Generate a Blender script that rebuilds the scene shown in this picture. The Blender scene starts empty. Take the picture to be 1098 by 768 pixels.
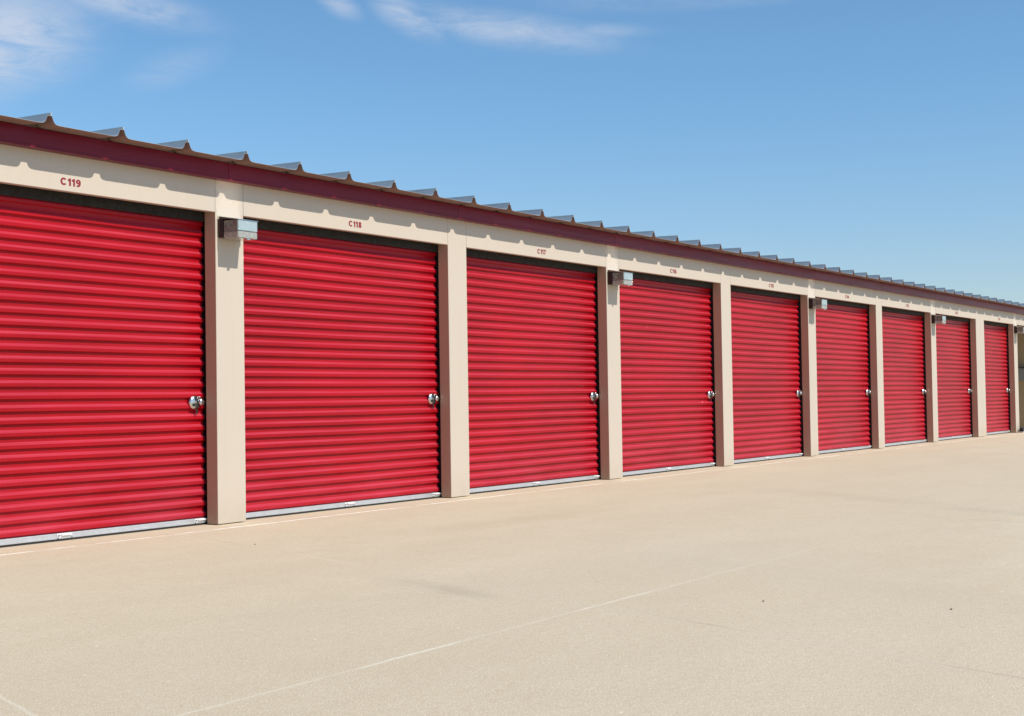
import bpy, bmesh, math, random
from mathutils import Matrix, Vector
random.seed(7)
scn = bpy.context.scene
col = scn.collection
R = math.radians

# ------------------------------------------------------------------ helpers
def link(o, parent=None):
    col.objects.link(o)
    if parent is not None:
        o.parent = parent
    return o

def empty(name, loc=(0, 0, 0), label=None, cat=None, group=None):
    o = bpy.data.objects.new(name, None)
    o.empty_display_size = 0.1
    o.location = loc
    link(o)
    if label: o['label'] = label
    if cat: o['category'] = cat
    if group: o['group'] = group
    return o

def mesh_obj(name, bm, mats, parent=None, smooth=False, recalc=True, loc=None):
    if recalc:
        bmesh.ops.recalc_face_normals(bm, faces=bm.faces)
    me = bpy.data.meshes.new(name)
    bm.to_mesh(me); bm.free()
    if not isinstance(mats, (list, tuple)): mats = [mats]
    for m in mats: me.materials.append(m)
    if smooth:
        for p in me.polygons: p.use_smooth = True
    o = bpy.data.objects.new(name, me)
    if loc is not None: o.location = loc
    return link(o, parent)

def box(bm, x0, x1, y0, y1, z0, z1, bev=0.0, seg=2, mat=0):
    vs = [bm.verts.new((x, y, z)) for x in (x0, x1) for y in (y0, y1) for z in (z0, z1)]
    idx = [(0, 1, 3, 2), (4, 6, 7, 5), (0, 4, 5, 1), (2, 3, 7, 6), (0, 2, 6, 4), (1, 5, 7, 3)]
    fs = [bm.faces.new([vs[i] for i in f]) for f in idx]
    for f in fs: f.material_index = mat
    if bev > 0:
        es = list({e for f in fs for e in f.edges})
        r = bmesh.ops.bevel(bm, geom=es, offset=bev, segments=seg, profile=0.5, affect='EDGES')
        for f in r['faces']: f.material_index = mat
    return vs

def cyl(bm, c, axis, r0, r1, h, n=32, bev=0.0):
    """frustum from c along axis (unit vector), radius r0 to r1"""
    a = Vector(axis).normalized()
    q = Vector((0, 0, 1)).rotation_difference(a).to_matrix().to_4x4()
    M = Matrix.Translation(Vector(c) + a * h / 2) @ q
    r = bmesh.ops.create_cone(bm, cap_ends=True, segments=n, radius1=r0, radius2=r1, depth=h, matrix=M)
    if bev:
        es = [e for e in {e for v in r['verts'] for e in v.link_edges}
              if abs((e.verts[0].co - e.verts[1].co).dot(a)) < 1e-5]
        bmesh.ops.bevel(bm, geom=es, offset=bev, segments=3, profile=0.5, affect='EDGES')

def lathe(bm, c, axis, prof, n=36):
    """prof: list of (radius, distance along axis)"""
    a = Vector(axis).normalized()
    q = Vector((0, 0, 1)).rotation_difference(a).to_matrix()
    rings = []
    for r, h in prof:
        ring = []
        for k in range(n):
            t = 2 * math.pi * k / n
            ring.append(bm.verts.new(Vector(c) + q @ Vector((r * math.cos(t), r * math.sin(t), h))))
        rings.append(ring)
    for A, B in zip(rings, rings[1:]):
        for k in range(n):
            bm.faces.new((A[k], A[(k + 1) % n], B[(k + 1) % n], B[k]))
    bm.faces.new(rings[0]); bm.faces.new(rings[-1])

# ------------------------------------------------------------------ materials
def new_mat(name):
    m = bpy.data.materials.new(name)
    m.use_nodes = True
    nt = m.node_tree
    return m, nt, nt.nodes['Principled BSDF']

class G:
    """little node graph writer"""
    def __init__(s, nt): s.nt = nt
    def n(s, typ, **kw):
        x = s.nt.nodes.new(typ)
        for k, v in kw.items(): setattr(x, k, v)
        return x
    def put(s, sock, v):
        if v is None: return
        if hasattr(v, 'is_output') or isinstance(v, bpy.types.NodeSocket): s.nt.links.new(v, sock)
        else: sock.default_value = v
    def math(s, op, a, b=None, c=None, clamp=False):
        x = s.n('ShaderNodeMath', operation=op, use_clamp=clamp)
        s.put(x.inputs[0], a); s.put(x.inputs[1], b); s.put(x.inputs[2], c)
        return x.outputs[0]
    def noise(s, vec, scale, detail=4, rough=0.55, dist=0.0):
        x = s.n('ShaderNodeTexNoise')
        s.put(x.inputs['Vector'], vec)
        x.inputs['Scale'].default_value = scale; x.inputs['Detail'].default_value = detail
        x.inputs['Roughness'].default_value = rough; x.inputs['Distortion'].default_value = dist
        return x.outputs['Fac']
    def mapping(s, vec, scale=(1, 1, 1), rot=(0, 0, 0), loc=(0, 0, 0)):
        x = s.n('ShaderNodeMapping')
        s.put(x.inputs['Vector'], vec)
        x.inputs['Scale'].default_value = scale; x.inputs['Rotation'].default_value = rot; x.inputs['Location'].default_value = loc
        return x.outputs[0]
    def smooth(s, v, a, b, lo=0.0, hi=1.0):
        x = s.n('ShaderNodeMapRange', interpolation_type='SMOOTHSTEP')
        s.put(x.inputs[0], v)
        for i, q in zip((1, 2, 3, 4), (a, b, lo, hi)): x.inputs[i].default_value = q
        return x.outputs[0]
    def mix(s, f, a, b, mode='MIX'):
        x = s.n('ShaderNodeMix', data_type='RGBA', blend_type=mode)
        s.put(x.inputs[0], f)
        for i, q in ((6, a), (7, b)):
            s.put(x.inputs[i], q if not isinstance(q, tuple) or len(q) == 4 else q + (1.0,))
        return x.outputs[2]
    def bump(s, h, strength, dist):
        x = s.n('ShaderNodeBump')
        s.put(x.inputs['Height'], h)
        x.inputs['Strength'].default_value = strength; x.inputs['Distance'].default_value = dist
        return x.outputs[0]
    def xyz(s, vec):
        x = s.n('ShaderNodeSeparateXYZ'); s.put(x.inputs[0], vec); return x.outputs
    def pos(s): return s.n('ShaderNodeNewGeometry').outputs['Position']

def plain(name, colr, rough=0.5, metal=0.0, var=0.08, scale=8.0, bump=0.0):
    m, nt, b = new_mat(name); g = G(nt)
    p = g.pos()
    n = g.noise(p, scale, 5)
    c = g.mix(n, tuple(max(0, q * (1 - var)) for q in colr), tuple(min(1, q * (1 + var)) for q in colr))
    nt.links.new(c, b.inputs['Base Color'])
    r = g.smooth(g.noise(p, scale * 2.3, 4), 0.3, 0.7, rough * 0.85, min(1, rough * 1.15))
    nt.links.new(r, b.inputs['Roughness'])
    b.inputs['Metallic'].default_value = metal
    if bump:
        nt.links.new(g.bump(g.noise(p, scale * 6, 3), bump, 0.01), b.inputs['Normal'])
    return m

# cream painted sheet steel
def make_cream(name, base, dirt):
    m, nt, b = new_mat(name); g = G(nt)
    p = g.pos()
    big = g.noise(g.mapping(p, (1.3, 1.3, 0.5)), 1.0, 5, 0.6)
    c = g.mix(big, tuple(q * 0.965 for q in base), tuple(q * 1.03 for q in base))
    streak = g.noise(g.mapping(p, (19, 19, 0.45)), 1.0, 4, 0.6)
    c = g.mix(g.smooth(streak, 0.5, 0.85, 0, 0.13), c, dirt)
    z = g.xyz(p)[2]
    low = g.math('MULTIPLY', g.smooth(z, 0.0, 0.30, 1, 0), g.noise(p, 7, 5, 0.65))
    c = g.mix(g.math('MULTIPLY', low, 0.45), c, dirt)
    nt.links.new(c, b.inputs['Base Color'])
    b.inputs['Roughness'].default_value = 0.5
    b.inputs['Specular IOR Level'].default_value = 0.35
    h = g.noise(g.mapping(p, (3, 3, 0.9)), 1.0, 2)
    nt.links.new(g.bump(h, 0.25, 0.01), b.inputs['Normal'])
    return m
CREAM = make_cream('cream_paint', (0.505, 0.432, 0.348), (0.36, 0.285, 0.205))
JAMB_SHADE = make_cream('jamb_shade', (0.44, 0.295, 0.205), (0.33, 0.21, 0.145))  # same cream sheet, its shade painted in as a browner tone
TAN = make_cream('tan_paint', (0.50, 0.37, 0.225), (0.36, 0.26, 0.16))

# red painted curtain
def make_red(name, base, dust, dust_glint_amt, spec):
    m, nt, b = new_mat(name); g = G(nt)
    p = g.pos()
    tc = g.n('ShaderNodeTexCoord').outputs['Object']
    oi = g.n('ShaderNodeObjectInfo').outputs['Random']
    x = g.n('ShaderNodeVectorMath', operation='ADD'); g.put(x.inputs[0], tc)
    cb = g.n('ShaderNodeCombineXYZ'); g.put(cb.inputs[0], g.math('MULTIPLY', oi, 37.0)); g.put(cb.inputs[1], g.math('MULTIPLY', oi, 11.0))
    g.put(x.inputs[1], cb.outputs[0]); q = x.outputs[0]
    big = g.noise(g.mapping(q, (0.7, 1, 1.6)), 1.0, 5, 0.6)
    c = g.mix(g.smooth(big, 0.3, 0.7), tuple(v * 0.86 for v in base), tuple(v * 1.08 for v in base))
    c = g.mix(g.math('MULTIPLY', g.math('FRACT', g.math('MULTIPLY', oi, 7.31)), 0.22), c, tuple(v * 0.8 for v in base))
    st = g.noise(g.mapping(q, (0.9, 3, 60)), 1.0, 4, 0.65)
    c = g.mix(g.smooth(st, 0.55, 0.9, 0.0, 0.10), c, dust)
    z = g.xyz(p)[2]
    low = g.math('MULTIPLY', g.smooth(z, 0.05, 0.75, 1, 0), g.smooth(g.noise(g.mapping(q, (1.5, 2, 5)), 1.0, 5, 0.65), 0.25, 0.8))
    c = g.mix(g.math('MULTIPLY', low, dust_glint_amt), c, dust)
    # pink highlight painted on faces that look up, in the dust colour
    nz = g.xyz(g.n('ShaderNodeNewGeometry').outputs['Normal'])[2]
    up = g.math('MULTIPLY', g.smooth(nz, 0.25, 0.62, 0, 1), g.smooth(st, 0.25, 0.7, 0.45, 1.0))
    c = g.mix(g.math('MULTIPLY', up, min(1.0, dust_glint_amt * 1.9)), c, dust)
    vc = g.n('ShaderNodeTexVoronoi'); g.put(vc.inputs['Vector'], g.mapping(q, (1, 1, 1))); vc.inputs['Scale'].default_value = 3.4
    chip = g.math('MULTIPLY', g.smooth(g.math('ADD', vc.outputs['Distance'], g.math('MULTIPLY', g.noise(q, 90, 2), 0.02)), 0.020, 0.034, 1, 0), g.math('GREATER_THAN', g.xyz(vc.outputs['Color'])[0], 0.80))
    c = g.mix(g.math('MULTIPLY', chip, 0.55), c, (0.62, 0.40, 0.38))
    nt.links.new(c, b.inputs['Base Color'])
    nt.links.new(g.smooth(st, 0.3, 0.7, 0.30, 0.42), b.inputs['Roughness'])
    b.inputs['Specular IOR Level'].default_value = spec
    h = g.noise(g.mapping(q, (1.1, 1, 14)), 1.0, 3, 0.5)
    nt.links.new(g.bump(h, 0.22, 0.012), b.inputs['Normal'])
    return m
RED = make_red('red_enamel', (0.345, 0.0038, 0.0100), (0.52, 0.075, 0.115), 0.24, 0.18)
FASCIA = make_red('red_enamel_shaded', (0.150, 0.0035, 0.019), (0.17, 0.02, 0.04), 0.08, 0.24)  # door red with the eave shade darkened into the base colour
LETTER = plain('red_lettering', (0.22, 0.010, 0.020), 0.55, 0, 0.1, 30)

BLACK = plain('black_rubber', (0.016, 0.016, 0.017), 0.75, 0, 0.3, 20)
TRACK = plain('dark_track_steel', (0.018, 0.017, 0.018), 0.6, 0.0, 0.3, 12)
SEAL = plain('dark_seal_strip', (0.016, 0.0125, 0.0095), 0.85, 0, 0.25, 10)
GALV = plain('galvalume_sheet', (0.47, 0.505, 0.51), 0.36, 0.55, 0.14, 3.0)
UNDER = plain('roof_underside', (0.225, 0.150, 0.120), 0.7, 0, 0.15, 3.0)
ALU = plain('aluminium_bar', (0.56, 0.57, 0.58), 0.42, 0.6, 0.12, 14)
CHROME = plain('polished_steel', (0.60, 0.60, 0.59), 0.24, 1.0, 0.05, 30)
STEEL = plain('brushed_steel', (0.62, 0.62, 0.62), 0.32, 1.0, 0.08, 40)
WHITE = plain('white_plastic', (0.78, 0.78, 0.76), 0.4, 0, 0.05, 30)
SUN_REFL = plain('sun_reflector_metal', (0.90, 0.90, 0.88), 0.24, 1.0, 0.04, 20)  # metal of the added reflector over each lens
BRONZE = plain('bronze_plate', (0.035, 0.016, 0.014), 0.45, 0.2, 0.2, 20)
GREYP = plain('grey_panel', (0.34, 0.34, 0.32), 0.5, 0.2, 0.1, 6)
CONC = plain('raised_concrete', (0.52, 0.45, 0.36), 0.9, 0, 0.12, 8, 0.2)

# lamp lens
def make_lens(name, rough, colr, trans, ribbed):
    m, nt, b = new_mat(name); g = G(nt)
    p = g.pos()
    dust = g.smooth(g.noise(p, 9, 2, 0.5), 0.2, 0.9)
    c = g.mix(dust, colr, tuple(v * 0.95 for v in colr))
    nt.links.new(c, b.inputs['Base Color'])
    nt.links.new(g.smooth(dust, 0, 1, rough, rough + 0.03), b.inputs['Roughness'])
    b.inputs['Transmission Weight'].default_value = trans
    b.inputs['IOR'].default_value = 1.5
    b.inputs['Coat Weight'].default_value = 0.6
    b.inputs['Coat Roughness'].default_value = 0.06
    fl = g.math('SINE', g.math('MULTIPLY', g.xyz(p)[0], 520.0))
    nt.links.new(g.bump(fl, ribbed, 0.002), b.inputs['Normal'])
    return m
LENS = make_lens('clear_lens', 0.05, (0.80, 0.94, 0.95), 0.68, 0.0)
SIDE = make_lens('lens_side_reflection', 0.05, (0.58, 0.50, 0.42), 0.74, 0.0)  # same lens glass, dark side reflection put into the colour
PRISM = make_lens('prismatic_lens', 0.22, (0.80, 0.78, 0.70), 0.70, 0.10)

# concrete yard
def make_ground():
    m, nt, b = new_mat('concrete_yard'); g = G(nt)
    p = g.pos()
    X, Y, Z = g.xyz(p)
    # large tone patches, stretched along the drive
    n1 = g.noise(g.mapping(p, (0.16, 0.5, 1), (0, 0, R(6))), 1.0, 5, 0.6)
    n2 = g.noise(g.mapping(p, (0.55, 1.5, 1), (0, 0, R(-10)), (3, 1, 0)), 1.0, 6, 0.62)
    n3 = g.noise(p, 3.2, 6, 0.65)
    base = g.mix(g.smooth(n1, 0.3, 0.7), (0.545, 0.452, 0.338), (0.600, 0.520, 0.415))
    base = g.mix(g.smooth(n2, 0.35, 0.72, 0, 0.75), base, (0.485, 0.398, 0.300))
    base = g.mix(g.smooth(n3, 0.4, 0.7, 0, 0.45), base, (0.63, 0.55, 0.44))
    n4 = g.noise(g.mapping(p, (1, 1.5, 1), (0, 0, 0), (2.2, 8.8, 0)), 9.0, 6, 0.75)
    base = g.mix(g.smooth(n4, 0.48, 0.66, 0, 0.38), base, (0.455, 0.375, 0.285))
    # slabs differ a little in tone: skewed transverse joints
    sk = g.math('ADD', X, g.math('MULTIPLY', Y, -0.365))           # runs along the saw cut
    sx = g.math('DIVIDE', g.math('ADD', sk, 0.545), 5.1)
    row = g.math('FLOOR', g.math('DIVIDE', g.math('ADD', Y, 0.25), 4.4))
    wn = g.n('ShaderNodeTexWhiteNoise', noise_dimensions='2D')
    cb = g.n('ShaderNodeCombineXYZ'); g.put(cb.inputs[0], g.math('FLOOR', sx)); g.put(cb.inputs[1], row)
    g.put(wn.inputs['Vector'], cb.outputs[0])
    base = g.mix(g.math('MULTIPLY', wn.outputs['Value'], 0.30), base, (0.50, 0.425, 0.335))
    step = g.math('MULTIPLY', g.smooth(g.math('ADD', sk, g.math('MULTIPLY', g.math('SUBTRACT', n3, 0.5), 0.25)), 1.14, 1.30, 1, 0), g.smooth(Y, -3.9, -3.3, 1, 0))
    base = g.mix(g.math('MULTIPLY', step, 0.34), base, (0.47, 0.395, 0.315))
    ochre = g.noise(g.mapping(p, (0.35, 1.1, 1), (0, 0, R(12)), (7, 3, 0)), 1.0, 6, 0.65)
    base = g.mix(g.math('MULTIPLY', g.smooth(ochre, 0.45, 0.7), g.smooth(Y, -4.5, -0.5, 0.15, 0.28)), base, (0.525, 0.435, 0.30))
    # fine sand and aggregate grain
    f1 = g.noise(p, 125, 3, 0.8)
    f2 = g.noise(g.mapping(p, (1, 1, 1), (0, 0, 0), (3.3, 1.7, 0)), 170, 2, 0.7)
    f3 = g.noise(p, 28, 4, 0.7)
    f4 = g.noise(g.mapping(p, (1, 1, 1), (0, 0, 0), (9.1, 4.2, 0)), 52, 5, 0.9)
    base = g.mix(g.smooth(f1, 0.38, 0.62, 0.0, 0.52), base, (0.38, 0.305, 0.215))
    base = g.mix(g.smooth(f2, 0.50, 0.64, 0.0, 0.80), base, (0.74, 0.67, 0.56))
    base = g.mix(g.smooth(f3, 0.45, 0.65, 0.0, 0.40), base, (0.44, 0.36, 0.27))
    base = g.mix(g.smooth(f4, 0.40, 0.60, 0.0, 0.30), base, (0.41, 0.335, 0.25))
    base = g.mix(g.smooth(f4, 0.40, 0.26, 0.0, 0.40), base, (0.74, 0.67, 0.56))
    # pale flecks of bare aggregate
    v2 = g.n('ShaderNodeTexVoronoi'); g.put(v2.inputs['Vector'], p); v2.inputs['Scale'].default_value = 9.0
    fleck = g.math('MULTIPLY', g.smooth(v2.outputs['Distance'], 0.03, 0.075, 1, 0), g.math('GREATER_THAN', g.xyz(v2.outputs['Color'])[1], 0.80))
    base = g.mix(g.math('MULTIPLY', fleck, 0.65), base, (0.80, 0.76, 0.68))
    # scattered dark crumbs
    vor = g.n('ShaderNodeTexVoronoi'); g.put(vor.inputs['Vector'], p); vor.inputs['Scale'].default_value = 2.6
    crumb = g.math('MULTIPLY', g.smooth(vor.outputs['Distance'], 0.012, 0.03, 1, 0),
                   g.math('GREATER_THAN', g.xyz(vor.outputs['Color'])[0], 0.86))
    base = g.mix(g.math('MULTIPLY', crumb, 0.7), base, (0.16, 0.11, 0.075))
    # soft dark stain and scuffs
    def blob(cx, cy, rx, ry, rot, lo, amt, colr, base):
        q = g.mapping(p, (1 / rx, 1 / ry, 0), (0, 0, 0), (0, 0, 0))
        v = g.n('ShaderNodeVectorMath', operation='SUBTRACT'); g.put(v.inputs[0], p); v.inputs[1].default_value = (cx, cy, 0)
        q = g.mapping(v.outputs[0], (1, 1, 0), (0, 0, rot)); q = g.mapping(q, (1 / rx, 1 / ry, 0))
        L = g.n('ShaderNodeVectorMath', operation='LENGTH'); g.put(L.inputs[0], q)
        d = g.math('ADD', L.outputs['Value'], g.math('MULTIPLY', g.math('SUBTRACT', g.noise(p, 2.2, 5, 0.65), 0.5), 1.3))
        f = g.smooth(d, lo, 1.0, amt, 0)
        return g.mix(f, base, colr)
    base = blob(-2.15, -3.80, 0.55, 0.14, R(-65), 0.0, 0.30, (0.27, 0.235, 0.20), base)
    base = blob(-2.02, -3.40, 0.60, 0.22, R(-65), 0.0, 0.17, (0.30, 0.26, 0.22), base)
    base = blob(3.3, -5.2, 1.5, 0.25, R(-62), 0.0, 0.20, (0.30, 0.265, 0.23), base)
    base = blob(4.6, -3.3, 2.2, 0.45, R(-58), 0.0, 0.30, (0.40, 0.325, 0.24), base)
    base = blob(-0.3, -4.6, 1.9, 0.9, R(-62), 0.3, 0.26, (0.47, 0.40, 0.33), base)
    base = blob(1.3, -1.9, 2.2, 0.35, R(5), 0.0, 0.28, (0.42, 0.335, 0.23), base)
    base = blob(8.0, -2.2, 4.0, 0.7, R(8), 0.0, 0.25, (0.45, 0.37, 0.275), base)
    # ---- joints
    wob = g.math('MULTIPLY', g.math('SUBTRACT', g.noise(p, 5.0, 5, 0.65), 0.5), 0.030)
    wob2 = g.math('MULTIPLY', g.math('SUBTRACT', g.noise(p, 40.0, 3, 0.6), 0.5), 0.014)
    w = g.math('ADD', wob, wob2)
    def line(coord, at, half, soft):
        d = g.math('ABSOLUTE', g.math('ADD', g.math('SUBTRACT', coord, at), w))
        return g.smooth(d, half, half + soft, 1, 0)
    brk = g.smooth(g.noise(g.mapping(p, (1.1, 0.4, 1)), 1.0, 4, 0.7), 0.36, 0.56)
    # apron: cleaner strip between the sealed joint and the doors
    apron = g.smooth(g.math('ADD', Y, w), -0.235, -0.215)
    base = g.mix(g.math('MULTIPLY', apron, 0.35), base, (0.555, 0.475, 0.36))
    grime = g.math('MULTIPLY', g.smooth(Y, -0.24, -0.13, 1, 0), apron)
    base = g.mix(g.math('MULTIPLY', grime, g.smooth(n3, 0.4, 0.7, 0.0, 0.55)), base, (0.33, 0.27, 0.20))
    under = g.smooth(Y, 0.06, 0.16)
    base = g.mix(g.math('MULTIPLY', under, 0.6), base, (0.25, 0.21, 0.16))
    wl = g.math('MULTIPLY', line(Y, -0.245, 0.015, 0.010), g.smooth(brk, 0, 1, 0.18, 0.75))
    dk = g.math('MULTIPLY', line(Y, -0.224, 0.004, 0.007), g.smooth(g.noise(p, 9, 5, 0.7), 0.42, 0.62, 0.0, 0.75))
    base = g.mix(dk, base, (0.16, 0.125, 0.09))
    base = g.mix(wl, base, (0.84, 0.84, 0.82))
    brk2 = g.smooth(g.noise(g.mapping(p, (0.8, 0.3, 1), (0, 0, 0), (5.5, 0, 0)), 1.0, 4, 0.7), 0.42, 0.56)
    brk3 = g.math('MULTIPLY', brk2, g.smooth(g.noise(g.mapping(p, (5.5, 2, 1)), 1.0, 5, 0.75), 0.35, 0.6, 0.25, 1.0))
    wl2 = g.math('MULTIPLY', g.math('MULTIPLY', line(Y, -4.655, 0.005, 0.008), g.smooth(brk3, 0, 1, 0.12, 0.40)), g.smooth(X, -2.6, 0.6, 1.0, 0.25))
    base = g.mix(wl2, base, (0.78, 0.76, 0.72))
    wl4 = g.math('MULTIPLY', g.math('MULTIPLY', line(sk, -3.42, 0.005, 0.007), g.smooth(Y, -3.9, -3.3, 0.20, 0)), g.smooth(Y, -5.6, -4.9, 0, 1))
    base = g.mix(wl4, base, (0.78, 0.76, 0.72))
    wl3 = g.math('MULTIPLY', line(Y, -9.06, 0.005, 0.006), g.smooth(brk2, 0, 1, 0.10, 0.85))
    base = g.mix(wl3, base, (0.78, 0.76, 0.72))
    # transverse saw cuts, thin and dark, every 5.1 m
    fr = g.math('ABSOLUTE', g.math('SUBTRACT', g.math('FRACT', g.math('ADD', sx, 0.5)), 0.5))
    dcut = g.math('ABSOLUTE', g.math('ADD', g.math('MULTIPLY', fr, 5.1), g.math('MULTIPLY', w, 0.5)))
    cut = g.math('MULTIPLY', g.smooth(dcut, 0.003, 0.011, 1, 0), g.smooth(brk, 0, 1, 0.08, 0.40))
    cut = g.math('MULTIPLY', cut, g.smooth(Y, -0.9, -0.3, 1, 0))
    base = g.mix(cut, base, (0.25, 0.215, 0.175))
    pale = g.math('MULTIPLY', g.smooth(dcut, 0.006, 0.022, 1, 0), g.smooth(brk2, 0, 1, 0.0, 0.14))
    base = g.mix(pale, base, (0.76, 0.72, 0.65))
    base = g.mix(1.0, base, (1.055, 1.035, 0.945), 'MULTIPLY')
    nt.links.new(base, b.inputs['Base Color'])
    b.inputs['Roughness'].default_value = 0.88
    b.inputs['Specular IOR Level'].default_value = 0.25
    hh = g.math('ADD', g.math('MULTIPLY', f1, 0.6), g.math('MULTIPLY', f3, 0.8))
    hh = g.math('SUBTRACT', hh, g.math('MULTIPLY', cut, 1.5))
    nt.links.new(g.bump(hh, 0.03, 0.003), b.inputs['Normal'])
    return m
GROUND = make_ground()

# ------------------------------------------------------------------ ground
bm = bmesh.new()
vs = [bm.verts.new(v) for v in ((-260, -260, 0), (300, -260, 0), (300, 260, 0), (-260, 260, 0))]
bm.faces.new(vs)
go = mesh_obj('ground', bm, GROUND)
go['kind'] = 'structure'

# ------------------------------------------------------------------ the storage building
BAY, PW = 3.048, 0.303
SOF, HEAD = 2.415, 2.664            # opening head, top of the visible header
DY = 0.17                           # door plane behind the wall face
X0, X1 = -BAY, 10 * BAY + PW        # first and last pillar
DEPTH = 9.0

bld = empty('storage_building', (0, 0, 0),
            'long low cream storage building with red roll-up doors and ribbed metal roof', 'building')

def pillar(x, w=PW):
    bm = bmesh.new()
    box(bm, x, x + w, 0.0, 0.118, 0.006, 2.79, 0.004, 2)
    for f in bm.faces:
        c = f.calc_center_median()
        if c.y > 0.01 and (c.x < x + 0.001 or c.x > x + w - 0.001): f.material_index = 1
    return mesh_obj('pillar', bm, [CREAM, JAMB_SHADE], bld)
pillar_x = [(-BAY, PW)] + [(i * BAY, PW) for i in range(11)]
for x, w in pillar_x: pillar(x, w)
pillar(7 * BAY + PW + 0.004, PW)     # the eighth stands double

def arc(cx, cy, rx, ry, a0, a1, n=14):
    return [(cx + rx * math.cos(R(a0 + (a1 - a0) * k / n)), cy + ry * math.sin(R(a0 + (a1 - a0) * k / n))) for k in range(n + 1)]
SW = 0.228                              # stroke weight; glyphs are 1 high, bold grotesque
h_ = SW / 2
GLYPH = {                               # width, list of centre lines
    'C': (0.80, [arc(0.40, 0.5, 0.40 - h_, 0.5 - h_, 42, 318, 24)]),
    '1': (0.39, [[(0.27, 0.0), (0.27, 1.0)], [(0.0, 0.72), (0.12, 0.745), (0.22, 0.86)]]),
    '2': (0.60, [arc(0.30, 0.70, 0.30 - h_, 0.30 - h_, 165, -25, 14) + [(0.34, 0.40), (0.14, 0.22), (0.11, h_), (0.60, h_)]]),
    '3': (0.60, [arc(0.29, 0.73, 0.26 - h_, 0.27 - h_, 165, -80, 14) + [(0.24, 0.53)], [(0.24, 0.53)] + arc(0.29, 0.28, 0.30 - h_, 0.28 - h_, 80, -165, 14)]),
    '4': (0.62, [[(0.46, 0.0), (0.46, 0.97)], [(0.42, 0.93), (0.09, 0.36), (0.09, 0.29), (0.62, 0.29)]]),
    '5': (0.60, [[(0.56, 1 - h_), (0.17, 1 - h_), (0.12, 0.50)] + arc(0.29, 0.33, 0.30 - h_, 0.33 - h_, 120, -165, 18)]),
    '6': (0.60, [arc(0.30, 0.32, 0.30 - h_, 0.32 - h_, 0, 360, 22), arc(0.34, 0.52, 0.34 - h_, 0.48 - h_, 55, 190, 14) + [(h_, 0.32)]]),
    '7': (0.58, [[(0.0, 1 - h_), (0.50, 1 - h_), (0.34, 0.62), (0.22, 0.0)]]),
    '8': (0.60, [arc(0.30, 0.745, 0.265 - h_, 0.255 - h_, 0, 360, 22), arc(0.30, 0.285, 0.30 - h_, 0.285 - h_, 0, 360, 22)]),
    '9': (0.60, [arc(0.30, 0.68, 0.30 - h_, 0.32 - h_, 0, 360, 22), arc(0.26, 0.48, 0.34 - h_, 0.48 - h_, 235, 370, 14) + [(0.60 - h_, 0.68)]]),
}
def build_text(s, H=0.052):
    """flat applied lettering in the XZ plane, facing -y; width centred on 0"""
    bm = bmesh.new(); x = 0.0
    lay = 0
    for ch in s:
        wd, strokes = GLYPH[ch]
        for pts in strokes:
            lay += 1
            P = [Vector((a, b)) for a, b in pts]
            prev = None
            for k, q in enumerate(P):
                closed = (P[0] - P[-1]).length < 1e-6
                A = P[k - 1] if k > 0 else (P[-2] if closed else None)
                B = P[k + 1] if k < len(P) - 1 else (P[1] if closed else None)
                t = Vector((0, 0))
                if A is not None: t += (q - A).normalized()
                if B is not None: t += (B - q).normalized()
                t.normalize()
                nrm = Vector((-t.y, t.x))
                m = 1.0
                if A is not None and B is not None:
                    m = 1.0 / max(0.55, nrm.dot(Vector((-(q - A).normalized().y, (q - A).normalized().x))))
                e = [q + nrm * h_ * m, q - nrm * h_ * m]
                yy = -0.0012 - 0.0002 * (lay % 2)
                cur = [bm.verts.new(((x + v.x) * H, yy, v.y * H)) for v in e]
                if prev: bm.faces.new((prev[0], prev[1], cur[1], cur[0]))
                prev = cur
        x += wd + 0.11
    x -= 0.11
    for v in bm.verts: v.co.x -= x * H / 2
    for f in bm.faces:
        f.normal_update()
        if f.normal.y > 0: f.normal_flip()
    me = bpy.data.meshes.new('unit_number'); bm.to_mesh(me); bm.free()
    me.materials.append(LETTER)
    return me

def header(x0, x1, text):
    bm = bmesh.new()
    box(bm, x0 + 0.0025, x1 - 0.0025, 0.0, 0.055, SOF, 2.79, 0.003, 2)
    h = mesh_obj('header_panel', bm, CREAM, bld)
    if text:
        me = build_text(text)
        xs = [v.co.x for v in me.vertices]; wd = max(xs) - min(xs)
        o = bpy.data.objects.new('unit_number', me)
        o.location = ((x0 + x1) / 2, 0, 2.454)
        o.scale = (0.172 / wd, 1, 1)
        link(o, h)
    return h

# curtain profile: (y offset, z) built once
PER, DEP = 0.0836, 0.0195
def raw_off(z):
    t = ((z - 0.146) / PER) % 1.0 * PER
    a, b_, c_ = 0.0275, 0.046, 0.0805
    if t < a: return 1.0
    if t < b_: return 1 - (t - a) / (b_ - a)
    if t < c_: return 0.0
    return (t - c_) / (PER - c_)
def off(z):
    return sum(raw_off(z + k * 0.0012) for k in range(-2, 3)) / 5.0
ZB, ZT = 0.054, 2.52
NZ = int((ZT - ZB) / PER * 26)
PROF = [(DY - DEP * off(ZB + (ZT - ZB) * k / NZ), ZB + (ZT - ZB) * k / NZ) for k in range(NZ + 1)]

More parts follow.
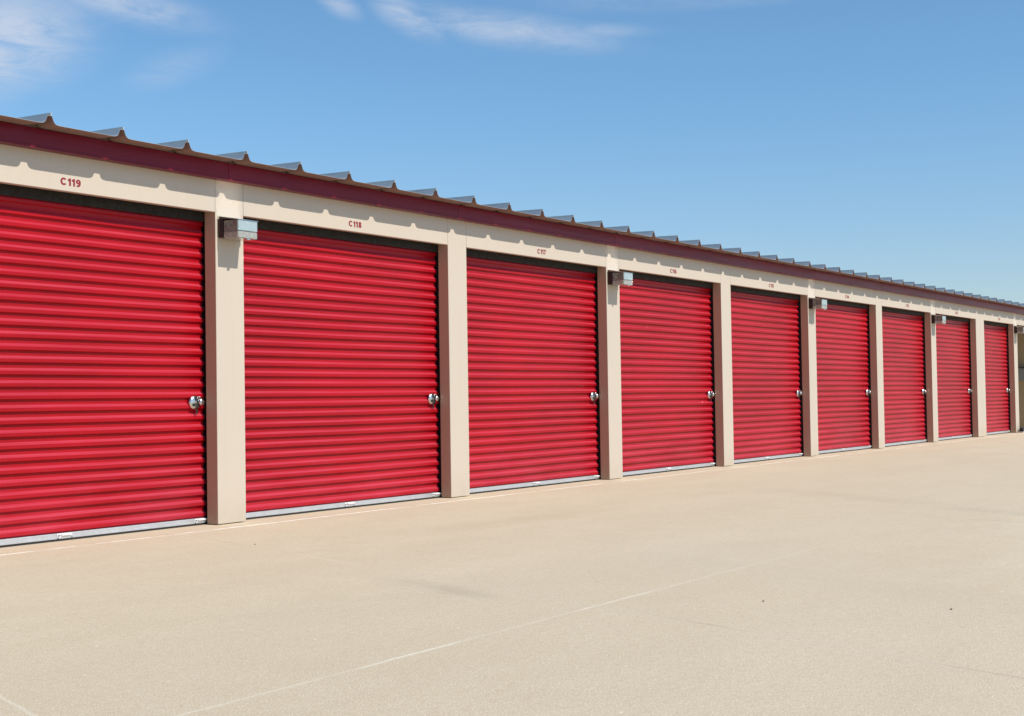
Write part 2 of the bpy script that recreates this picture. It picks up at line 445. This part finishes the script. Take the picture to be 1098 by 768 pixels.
def roller_door(x0, x1, unit):
    """x0, x1: the opening"""
    rnd = random.Random(unit)
    c0, c1 = x0 - 0.036, x1 + 0.014
    bm = bmesh.new()
    nx = 14
    rows = []
    ph = [rnd.uniform(0, 6.28) for _ in range(4)]
    dy_s = [rnd.uniform(-0.0016, 0.0016) for _ in range(40)]; tl_s = [rnd.uniform(-0.0014, 0.0014) for _ in range(40)]
    for (y, z) in PROF:
        r = []
        si = int(z / PER); fy = (z / PER) % 1.0
        for k in range(nx + 1):
            u = k / nx
            wav = 0.0016 * math.sin(5 * u + 2.1 * z + ph[0]) + 0.0012 * math.sin(11 * u - 3.3 * z + ph[1])
            sag = 0.0010 * math.sin(7.3 * u + ph[2]) + 0.0008 * math.sin(3.1 * u + 9 * z + ph[3])
            sl = dy_s[si] * (1 - fy) + dy_s[si + 1] * fy
            st_ = (tl_s[si] * (1 - fy) + tl_s[si + 1] * fy) * (2 * u - 1)
            r.append(bm.verts.new((c0 + (c1 - c0) * u, y + wav + sl, z + sag + st_)))
        rows.append(r)
    for A, B in zip(rows, rows[1:]):
        for k in range(nx):
            bm.faces.new((A[k], A[k + 1], B[k + 1], B[k]))
    d = mesh_obj('roller_door', bm, RED, bld, smooth=True)
    # bottom bar with its lip, black weather seal
    bm = bmesh.new()
    box(bm, c0 + 0.002, c1 + 0.004, DY - 0.022, DY + 0.012, 0.020, 0.053, 0.004, 2)
    box(bm, c0 + 0.002, c1 + 0.004, DY - 0.030, DY - 0.0222, 0.014, 0.026, 0.002, 1)
    mesh_obj('bottom_bar', bm, ALU, d)
    bm = bmesh.new()
    box(bm, c0, c1, DY - 0.026, DY + 0.010, 0.0, 0.0135, 0.003, 1)
    mesh_obj('weather_seal', bm, BLACK, d)
    # small lift handles riveted to the bottom bar: middle and both ends
    for hx in ((x0 + x1) / 2 + 0.045, x1 - 0.045, x0 + 0.045):
        bm = bmesh.new()
        box(bm, hx - 0.060, hx + 0.060, DY - 0.027, DY - 0.0225, 0.026, 0.050, 0.001, 1, 0)
        box(bm, hx - 0.030, hx + 0.058, DY - 0.040, DY - 0.0275, 0.036, 0.048, 0.003, 2, 0)
        for q in (-0.052, -0.041):
            cyl(bm, (hx + q, DY - 0.0275, 0.037), (0, -1, 0), 0.0042, 0.0038, 0.004, 10)
        for f in bm.faces:
            if f.calc_center_median().x < hx - 0.034 and f.calc_center_median().y < DY - 0.0272: f.material_index = 1
        for q in (-0.058, 0.060):
            box(bm, hx + q - 0.002, hx + q + 0.002, DY - 0.033, DY - 0.0303, 0.012, 0.027, 0, 1, 1)
        mesh_obj('lift_handle', bm, [WHITE, BLACK], d)
    # slide tracks, dark seal at the head
    for a, b_ in ((x0 - 0.20, x0 - 0.055), (x1 + 0.055, x1 + 0.20)):
        bm = bmesh.new()
        box(bm, a, b_, 0.121, 0.26, 0.004, 2.60)
        mesh_obj('slide_track', bm, TRACK, d)
    bm = bmesh.new()
    box(bm, x0 - 0.05, x1 + 0.05, 0.125, 0.140, 2.352, 2.66, 0.002, 1)
    mesh_obj('head_seal', bm, SEAL, d)
    # latch: round polished escutcheon with slotted housing and slide bolt
    lx, lz = x1 - 0.098, 0.946
    yb = DY - DEP
    bm = bmesh.new()
    lathe(bm, (lx, yb + 0.006, lz), (0, -1, 0), [(0.054, 0), (0.055, 0.012), (0.052, 0.019), (0.043, 0.026), (0.030, 0.029), (0.004, 0.030)], 40)
    l = mesh_obj('latch', bm, CHROME, d, smooth=True)
    bm = bmesh.new()
    box(bm, lx - 0.012, lx + 0.115, yb - 0.010, yb - 0.001, lz - 0.011, lz + 0.011, 0.002, 2)
    mesh_obj('bolt', bm, STEEL, l)
    bm = bmesh.new()
    box(bm, lx - 0.034, lx + 0.004, yb - 0.0268, yb - 0.015, lz - 0.030, lz - 0.008, 0.001, 1)
    box(bm, lx - 0.010, lx + 0.022, yb - 0.0268, yb - 0.008, lz + 0.012, lz + 0.042, 0.001, 1)
    box(bm, lx + 0.012, lx + 0.030, yb - 0.0262, yb - 0.008, lz - 0.042, lz + 0.010, 0.001, 1)
    mesh_obj('slot', bm, BLACK, l)
    bm = bmesh.new()
    box(bm, lx + 0.010, lx + 0.024, yb - 0.016, yb - 0.010, lz - 0.095, lz - 0.045, 0.002, 1)
    cyl(bm, (lx + 0.017, yb - 0.013, lz - 0.046), (0, 0, 1), 0.002, 0.002, 0.03, 8)
    mesh_obj('pull_tab_shade', bm, TRACK, l)  # hanging tab, coloured dark to stand for the shadow below the latch
    return d, (lx, yb, lz)

units = []
for i in range(-1, 8):
    x0 = i * BAY + PW
    if i == 7: x0 = 7 * BAY + 2 * PW + 0.004
    x1 = (i + 1) * BAY
    units.append((x0, x1, 118 - i))
latches = []
for x0, x1, u in units:
    header(x0, x1, 'C%d' % u)
    d, lp = roller_door(x0, x1, u)
    latches.append((lp, u))
header(8 * BAY + PW, 9 * BAY, None)
header(9 * BAY + PW, 10 * BAY, None)

# fascia in lengths that butt beside each pillar
FX = [X0 - 0.12] + [i * BAY + 0.065 for i in range(0, 11)] + [X1 + 0.12]
for a, b_ in zip(FX, FX[1:]):
    bm = bmesh.new()
    box(bm, a + 0.0012, b_ - 0.0012, -0.083, -0.0015, HEAD, 2.7955, 0.0025, 2)
    # folded drip lip along the lower edge
    box(bm, a + 0.0012, b_ - 0.0012, -0.088, -0.0835, HEAD - 0.002, HEAD + 0.010, 0.001, 1)
    mesh_obj('fascia', bm, FASCIA, bld)

# roof sheet: trapezoid ribs each 0.6096 m, running up the slope, seam fold on each rib
SL = 1 / 48.0
EY, EZ = -0.25, 2.7955
RIDGE = DEPTH / 2
RP = [(-0.082, 0.0), (-0.056, 0.003), (-0.041, 0.010), (-0.031, 0.023), (-0.0165, 0.057), (0.0165, 0.057), (0.031, 0.023), (0.041, 0.010), (0.056, 0.003), (0.082, 0.0)]
RX = 0.088
xs = []
k0 = math.ceil((X0 - 0.05 - RX) / 0.6096); k1 = math.floor((X1 + 0.05 - RX) / 0.6096)
ribs = [RX + k * 0.6096 for k in range(k0, k1 + 1)]
line = [(X0 - 0.16, 0.0)]
for r in ribs:
    for dx, dz in RP: line.append((r + dx, dz))
line.append((X1 + 0.16, 0.0))
bm = bmesh.new()
ys = [(EY, EZ), (-0.083, EZ + SL * 0.167), (RIDGE, EZ + SL * (RIDGE - EY)), (2 * RIDGE - EY, EZ)]
T = 0.0022
top = [[bm.verts.new((x, y, z + dz + T)) for x, dz in line] for y, z in ys]
bot = [[bm.verts.new((x, y, z + dz)) for x, dz in line] for y, z in ys]
for A, B in zip(top, top[1:]):
    for k in range(len(line) - 1): bm.faces.new((A[k], A[k + 1], B[k + 1], B[k]))
for A, B in zip(bot, bot[1:]):
    for k in range(len(line) - 1):
        f = bm.faces.new((A[k], B[k], B[k + 1], A[k + 1])); f.material_index = 1
for S, E_ in ((0, 0), (-1, -1)):
    for k in range(len(line) - 1): bm.faces.new((top[S][k], bot[S][k], bot[S][k + 1], top[S][k + 1]))
roof = mesh_obj('roof', bm, [GALV, UNDER], bld, recalc=True)
# standing seam folds on the crowns
bm = bmesh.new()
for r in ribs:
    for (ya, za), (yb_, zb) in ((ys[0], ys[2]), (ys[2], ys[3])):
        v = []
        for y, z in ((ya, za), (yb_, zb)):
            for dx, dz in ((-0.003, 0.0583), (0.004, 0.0583), (0.006, 0.078), (-0.006, 0.078)):
                v.append(bm.verts.new((r + dx + 0.008, y - (0.004 if y == EY else 0), z + dz)))
        for q in range(4):
            bm.faces.new((v[q], v[(q + 1) % 4], v[4 + (q + 1) % 4], v[4 + q]))
        bm.faces.new(v[:4]); bm.faces.new(v[4:])
mesh_obj('seam_fold', bm, GALV, roof)
# closures filling the rib hollows above the fascia
cl0 = None
for r in ribs:
    if cl0 is None:
        bm = bmesh.new(); f = []
        for y in (-0.060, -0.020):
            z = EZ + SL * (y - EY)
            f.append([bm.verts.new((dx * 0.995, y, z + dz - 0.0012)) for dx, dz in RP])
        bm.faces.new(f[0]); bm.faces.new(f[1])
        for k in range(len(RP)):
            kk = (k + 1) % len(RP)
            bm.faces.new((f[0][k], f[0][kk], f[1][kk], f[1][k]))
        o = cl0 = mesh_obj('rib_closure', bm, UNDER, roof)
    else:
        o = cl0.copy(); col.objects.link(o); o.parent = roof
    o.location = (r, 0, 0)

# remaining walls: back, two ends, bay divider behind the open bay
def wall(x0, x1, y0, y1, z0, z1, m=CREAM):
    bm = bmesh.new(); box(bm, x0, x1, y0, y1, z0, z1)
    return mesh_obj('wall', bm, m, bld)
wall(X0, X1, DEPTH - 0.1, DEPTH, 0, 2.79)
wall(X0 + 0.003, X0 + 0.10, 0.122, DEPTH - 0.103, 0, 2.79)
wall(X1 - 0.10, X1 - 0.003, 0.122, DEPTH - 0.103, 0, 2.79)
wall(8 * BAY + 0.20, 8 * BAY + 0.29, 0.264, DEPTH - 0.103, 0, 2.79, TAN)
wall(9 * BAY + 0.005, 9 * BAY + 0.09, 0.122, DEPTH - 0.103, 0, 2.79, TAN)
wall(8 * BAY + 0.293, 9 * BAY + 0.002, 2.4, 2.48, 0, 2.79, TAN)
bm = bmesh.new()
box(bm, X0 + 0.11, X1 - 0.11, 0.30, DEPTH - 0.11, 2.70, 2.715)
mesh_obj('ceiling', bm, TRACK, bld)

# things in and before the open bay at the far end
xp = 9 * BAY + 0.003
cab = empty('wall_cabinet', (xp, 0.72, 1.17), 'grey metal cabinet on the tan side wall inside the open bay at the far end', 'cabinet')
bm = bmesh.new(); box(bm, -0.14, 0.0, -0.36, 0.36, 0.0, 0.315, 0.006, 2)
mesh_obj('case', bm, GREYP, cab)
bm = bmesh.new(); box(bm, -0.17, 0.0, -0.38, 0.38, 0.318, 0.330, 0.002, 1)
mesh_obj('top_cover', bm, TRACK, cab)
bm = bmesh.new(); box(bm, -0.147, -0.1405, -0.33, 0.33, 0.02, 0.295, 0.002, 1)
dd = mesh_obj('cabinet_door', bm, GREYP, cab)
bm = bmesh.new(); box(bm, -0.158, -0.1475, -0.30, -0.28, 0.12, 0.19, 0.003, 1)
mesh_obj('handle', bm, STEEL, dd)

stp = empty('concrete_step', (8 * BAY + 0.02, -0.13, 0), 'low pale concrete step crossing the foot of the open bay', 'step')
bm = bmesh.new(); box(bm, 0.0, 3.0, -0.012, 0.124, 0.0, 0.022, 0.004, 2)
o = mesh_obj('tread', bm, CONC, stp)
crb = empty('wheel_stop', (8 * BAY + 0.10, -0.08, 0.022), 'low black rubber wheel stop lying on the step before the open bay', 'wheel stop')
bm = bmesh.new()
v0 = [bm.verts.new((x, y, z)) for x in (0.0, 2.4) for y, z in ((-0.05, 0), (-0.03, 0.085), (0.03, 0.085), (0.05, 0))]
bm.faces.new(v0[:4]); bm.faces.new(v0[4:])
for k in range(4): bm.faces.new((v0[k], v0[(k + 1) % 4], v0[4 + (k + 1) % 4], v0[4 + k]))
bmesh.ops.bevel(bm, geom=list(bm.edges), offset=0.008, segments=2, affect='EDGES')
mesh_obj('body', bm, BLACK, crb)
bm = bmesh.new()
for q in (0.35, 1.2, 2.05): cyl(bm, (q, 0, 0.0835), (0, 0, 1), 0.016, 0.014, 0.006, 14)
mesh_obj('anchor_bolt', bm, STEEL, crb)

# ------------------------------------------------------------------ wall lights (every other pillar)
def wall_light(label):
    root = empty('wall_light', (0, 0, 0), label, 'wall light', 'wall lights on the pillars')
    bm = bmesh.new()
    box(bm, 0.022, 0.272, -0.052, -0.0015, 2.216, 2.360, 0.006, 3)
    box(bm, 0.030, 0.262, -0.062, -0.0525, 2.222, 2.354, 0.002, 1)
    mesh_obj('backplate', bm, BRONZE, root)
    bm = bmesh.new()
    vs = box(bm, 0.040, 0.252, -0.072, -0.0625, 2.228, 2.285, 0.002, 1)
    mesh_obj('reflector', bm, plain('pale_reflector', (0.66, 0.62, 0.50), 0.4, 0.3, 0.1, 12) if 'pale_reflector' not in bpy.data.materials else bpy.data.materials['pale_reflector'], root)
    def shell(z0, z1, y1, m, name, inset):
        bm = bmesh.new()
        o_ = [(0.024, -0.0625), (0.258, -0.0625), (0.247, y1), (0.035, y1)]
        def ring(d, z):
            c = [(0.024 + d, -0.0625 - d), (0.258 - d, -0.0625 - d), (0.247 - d, y1 + d), (0.035 + d, y1 + d)]
            return [bm.verts.new((x, y, z)) for x, y in c]
        a, b_ = ring(0, z0), ring(0, z1)
        for k in range(4): bm.faces.new((a[k], a[(k + 1) % 4], b_[(k + 1) % 4], b_[k]))
        bm.faces.new(a); bm.faces.new(b_)
        bmesh.ops.recalc_face_normals(bm, faces=bm.faces)
        bmesh.ops.bevel(bm, geom=[e for e in bm.edges], offset=0.005, segments=3, affect='EDGES')
        t = 0.004
        c, d = ring(t + 0.002, z0 + t), ring(t + 0.002, z1 - t)
        for k in range(4): bm.faces.new((c[k], d[k], d[(k + 1) % 4], c[(k + 1) % 4]))
        bm.faces.new(c[::1]); bm.faces.new(d[::-1])
        for f in bm.faces:
            f.normal_update()
            if abs(f.normal.x) > 0.8 and not inset: f.material_index = 1
        return mesh_obj(name, bm, [m, SIDE], root, recalc=False)
    shell(2.2615, 2.346, -0.208, LENS, 'lens', 0)
    shell(2.206, 2.2595, -0.206, PRISM, 'diffuser', 1)
    # added reflector, unseen from below, tilted to throw sun up the pillar
    bm = bmesh.new()
    a = [bm.verts.new(v) for v in ((0.020, -0.002, 2.3850), (0.262, -0.002, 2.3850), (0.252, -0.212, 2.3490), (0.030, -0.212, 2.3490))]
    c = [bm.verts.new((v.co.x, v.co.y, v.co.z - (0.0225 if v.co.y > -0.1 else 0.0025))) for v in a]
    bm.faces.new(a); bm.faces.new(c)
    for k in range(4): bm.faces.new((a[k], a[(k + 1) % 4], c[(k + 1) % 4], c[k]))
    mesh_obj('sun_reflector', bm, SUN_REFL, root)
    # lamp inside
    bm = bmesh.new()
    cyl(bm, (0.075, -0.120, 2.304), (1, 0, 0), 0.014, 0.014, 0.03, 16)
    lathe(bm, (0.105, -0.120, 2.304), (1, 0, 0), [(0.012, 0), (0.018, 0.02), (0.022, 0.05), (0.018, 0.08), (0.006, 0.098)], 20)
    mesh_obj('lamp', bm, WHITE, root, smooth=True)
    # clip screw under the lens
    bm = bmesh.new()
    box(bm, 0.130, 0.160, -0.212, -0.200, 2.194, 2.206, 0.002, 1)
    mesh_obj('clip', bm, STEEL, root)
    return root

def children_of(o): return [c for c in bpy.data.objects if c.parent is o]
def copy_tree(o, parent=None):
    ch = children_of(o)
    c = o.copy(); col.objects.link(c)
    if parent is not None: c.parent = parent
    for q in ch: copy_tree(q, c)
    return c
LL = ['glass wall light on the pillar between the C119 and C118 doors, largest and nearest',
      'glass wall light on the pillar between the C117 and C116 doors',
      'glass wall light on the pillar between the C115 and C114 doors',
      'glass wall light on the pillar between the C113 and C112 doors',
      'glass wall light on the last pillar, beside the open bay at the far end']
wl0 = wall_light(LL[0])
for n, i in enumerate((2, 4, 6, 8)):
    c = copy_tree(wl0)
    c.location = (i * BAY, 0, 0)
    c['label'] = LL[n + 1]

# ------------------------------------------------------------------ small stones lying on the yard
def stone(loc, r, label, seed):
    rn = random.Random(seed)
    bm = bmesh.new()
    bmesh.ops.create_icosphere(bm, subdivisions=2, radius=r)
    for v in bm.verts:
        v.co *= rn.uniform(0.82, 1.15)
        v.co.x *= 1.25; v.co.z *= 0.62
    lo = min(v.co.z for v in bm.verts)
    for v in bm.verts: v.co.z -= lo
    o = mesh_obj('pebble', bm, STONE, loc=loc, smooth=True)
    o['label'] = label; o['category'] = 'pebble'; o['group'] = 'pebbles lying on the concrete'
STONE = plain('dark_stone', (0.13, 0.095, 0.07), 0.85, 0, 0.3, 60)
stone((-1.794, -5.264, 0.0), 0.0048, 'tiny dark pebble on the concrete just right of the middle joint crossing', 1)
stone((-1.648, -6.069, 0.0), 0.0048, 'tiny dark pebble on the open concrete nearest the right edge', 2)
stone((-0.95, -1.30, 0.0), 0.0048, 'tiny brown pebble on the concrete before the pillar with the nearest light', 3)

# ------------------------------------------------------------------ round padlocks on the latches
def padlock(p, label):
    root = empty('disc_padlock', p, label, 'padlock', 'round padlocks on the door latches')
    bm = bmesh.new()
    lathe(bm, (0.046, -0.018, 0.003), (0.35, -1, 0.1), [(0.026, 0), (0.030, 0.003), (0.031, 0.008), (0.031, 0.017), (0.028, 0.023), (0.018, 0.027), (0.003, 0.028)], 40)
    b = mesh_obj('body', bm, CHROME, root, smooth=True)
    bm = bmesh.new()
    cyl(bm, (0.0542, -0.0458, 0.006), (0.35, -1, 0.1), 0.009, 0.009, 0.0035, 20)
    mesh_obj('key_cylinder', bm, STEEL, b)
    bm = bmesh.new()
    pts = []
    for k in range(9):
        a = math.pi * k / 8
        pts.append((0.030 + 0.018 * math.cos(a), -0.024, 0.030 + 0.012 * math.sin(a)))
    for A, B in zip(pts, pts[1:]):
        dv = Vector(B) - Vector(A)
        cyl(bm, A, dv, 0.0045, 0.0045, dv.length * 1.08, 10)
    mesh_obj('shackle', bm, STEEL, root, smooth=True)
    return root
pl0 = None
for (p, u) in latches:
    lab = 'round polished padlock on the latch of the red door numbered C%d' % u
    if pl0 is None:
        pl0 = padlock(p, lab)
    else:
        c = copy_tree(pl0); c.location = p; c['label'] = lab

# ------------------------------------------------------------------ light
sd = Vector((-0.06, 1.0, -1.07)).normalized()       # direction the light travels
sun = bpy.data.lights.new('sun', 'SUN')
sun.energy = 5.0; sun.angle = R(0.53); sun.color = (1.0, 0.955, 0.88)
so = bpy.data.objects.new('sun', sun); link(so)
so.rotation_euler = sd.to_track_quat('-Z', 'Y').to_euler()
so.location = (0, -20, 22)
elev = math.asin(-sd.z); rot = math.atan2(-sd.x, -sd.y)

w = bpy.data.worlds.new('World'); scn.world = w
w.use_nodes = True
nt = w.node_tree; g = G(nt)
bg = nt.nodes['Background']
sky = g.n('ShaderNodeTexSky', sky_type='NISHITA', sun_disc=False)
sky.sun_elevation = elev; sky.sun_rotation = rot
sky.altitude = 200; sky.air_density = 1.0; sky.dust_density = 0.5; sky.ozone_density = 1.1
tcv = g.n('ShaderNodeTexCoord').outputs['Generated']
vx, vy, vz = g.xyz(tcv)
az = g.math('ARCTAN2', vy, vx)
el = g.math('ARCSINE', vz)
# cirrus: fibrous noise in azimuth and elevation, gathered in a few wisps
cv = g.n('ShaderNodeCombineXYZ'); g.put(cv.inputs[0], az); g.put(cv.inputs[1], el)
fib = g.noise(g.mapping(cv.outputs[0], (17, 62, 1), (0, 0, R(7))), 1.0, 9, 0.68, 1.3)
soft = g.noise(g.mapping(cv.outputs[0], (9, 26, 1), (0, 0, R(-12)), (2, 5, 0)), 1.0, 5, 0.55, 0.6)
tex = g.math('ADD', g.math('MULTIPLY', fib, 0.62), g.math('MULTIPLY', soft, 0.54))
def wisp(ca, ce, ra, re, rotv, amt):
    v = g.n('ShaderNodeVectorMath', operation='SUBTRACT'); g.put(v.inputs[0], cv.outputs[0]); v.inputs[1].default_value = (ca, ce, 0)
    q = g.mapping(g.mapping(v.outputs[0], (1, 1, 1), (0, 0, rotv)), (1 / ra, 1 / re, 0))
    L = g.n('ShaderNodeVectorMath', operation='LENGTH'); g.put(L.inputs[0], q)
    return g.math('MULTIPLY', g.smooth(L.outputs['Value'], 0.0, 1.0, 1, 0), amt)
ws = [wisp(0.945, 0.240, 0.105, 0.052, R(15), 1.25),
      wisp(0.855, 0.272, 0.090, 0.019, R(-10), 0.9),
      wisp(0.82, 0.231, 0.050, 0.018, R(20), 0.30),
      wisp(0.705, 0.277, 0.025, 0.012, R(-30), 0.7),
      wisp(0.655, 0.268, 0.040, 0.016, R(-25), 0.9),
      wisp(0.585, 0.2600, 0.115, 0.018, R(-8), 0.85),
      wisp(0.515, 0.2570, 0.055, 0.008, R(-2), 0.45),
      wisp(0.40, 0.283, 0.22, 0.018, R(2), 0.5)]
tot = ws[0]
for q in ws[1:]: tot = g.math('MAXIMUM', tot, q)
cl = g.math('MULTIPLY', g.smooth(tex, 0.33, 0.72), tot, clamp=True)
mul = g.n('ShaderNodeMix', data_type='RGBA', blend_type='MULTIPLY'); mul.inputs[0].default_value = 1.0
g.put(mul.inputs[6], sky.outputs[0]); g.put(mul.inputs[7], g.mix(g.smooth(el, 0.03, 0.24), (0.97, 1.09, 1.27), (0.88, 1.23, 1.43)))
TINT = mul
cloudy = g.mix(g.math('MULTIPLY', cl, 0.72), mul.outputs[2], (6.6, 7.1, 8.1))
nt.links.new(cloudy, bg.inputs['Color'])
bg.inputs['Strength'].default_value = 0.10

# ------------------------------------------------------------------ camera (solved from the pillars)
cam = bpy.data.cameras.new('camera')
cam.sensor_fit = 'HORIZONTAL'; cam.sensor_width = 36.0
cam.lens = 1500.0 / 1098.0 * 36.0
cam.clip_start = 0.1; cam.clip_end = 2000
co = bpy.data.objects.new('camera', cam); link(co)
r_ = Vector((0.55200336, -0.83370025, -0.01536848))
u_ = Vector((-0.01549169, -0.02868151, 0.99946855))
f_ = Vector((0.83369797, 0.55147191, 0.02874771))
M = Matrix((r_, u_, -f_)).transposed().to_4x4()
M.translation = (-7.73504, -7.84643, 0.94023)
co.matrix_world = M
scn.camera = co

scn.view_settings.view_transform = 'Standard'
scn.view_settings.look = 'None'
scn.view_settings.exposure = 0
scn.view_settings.gamma = 1
scn.render.engine = 'CYCLES'
scn.render.filter_size = 1.1
scn.cycles.use_denoising = True
scn.cycles.max_bounces = 10
scn.cycles.transmission_bounces = 10
scn.cycles.sample_clamp_indirect = 0
scn.cycles.caustics_reflective = True
scn.cycles.blur_glossy = 0.15
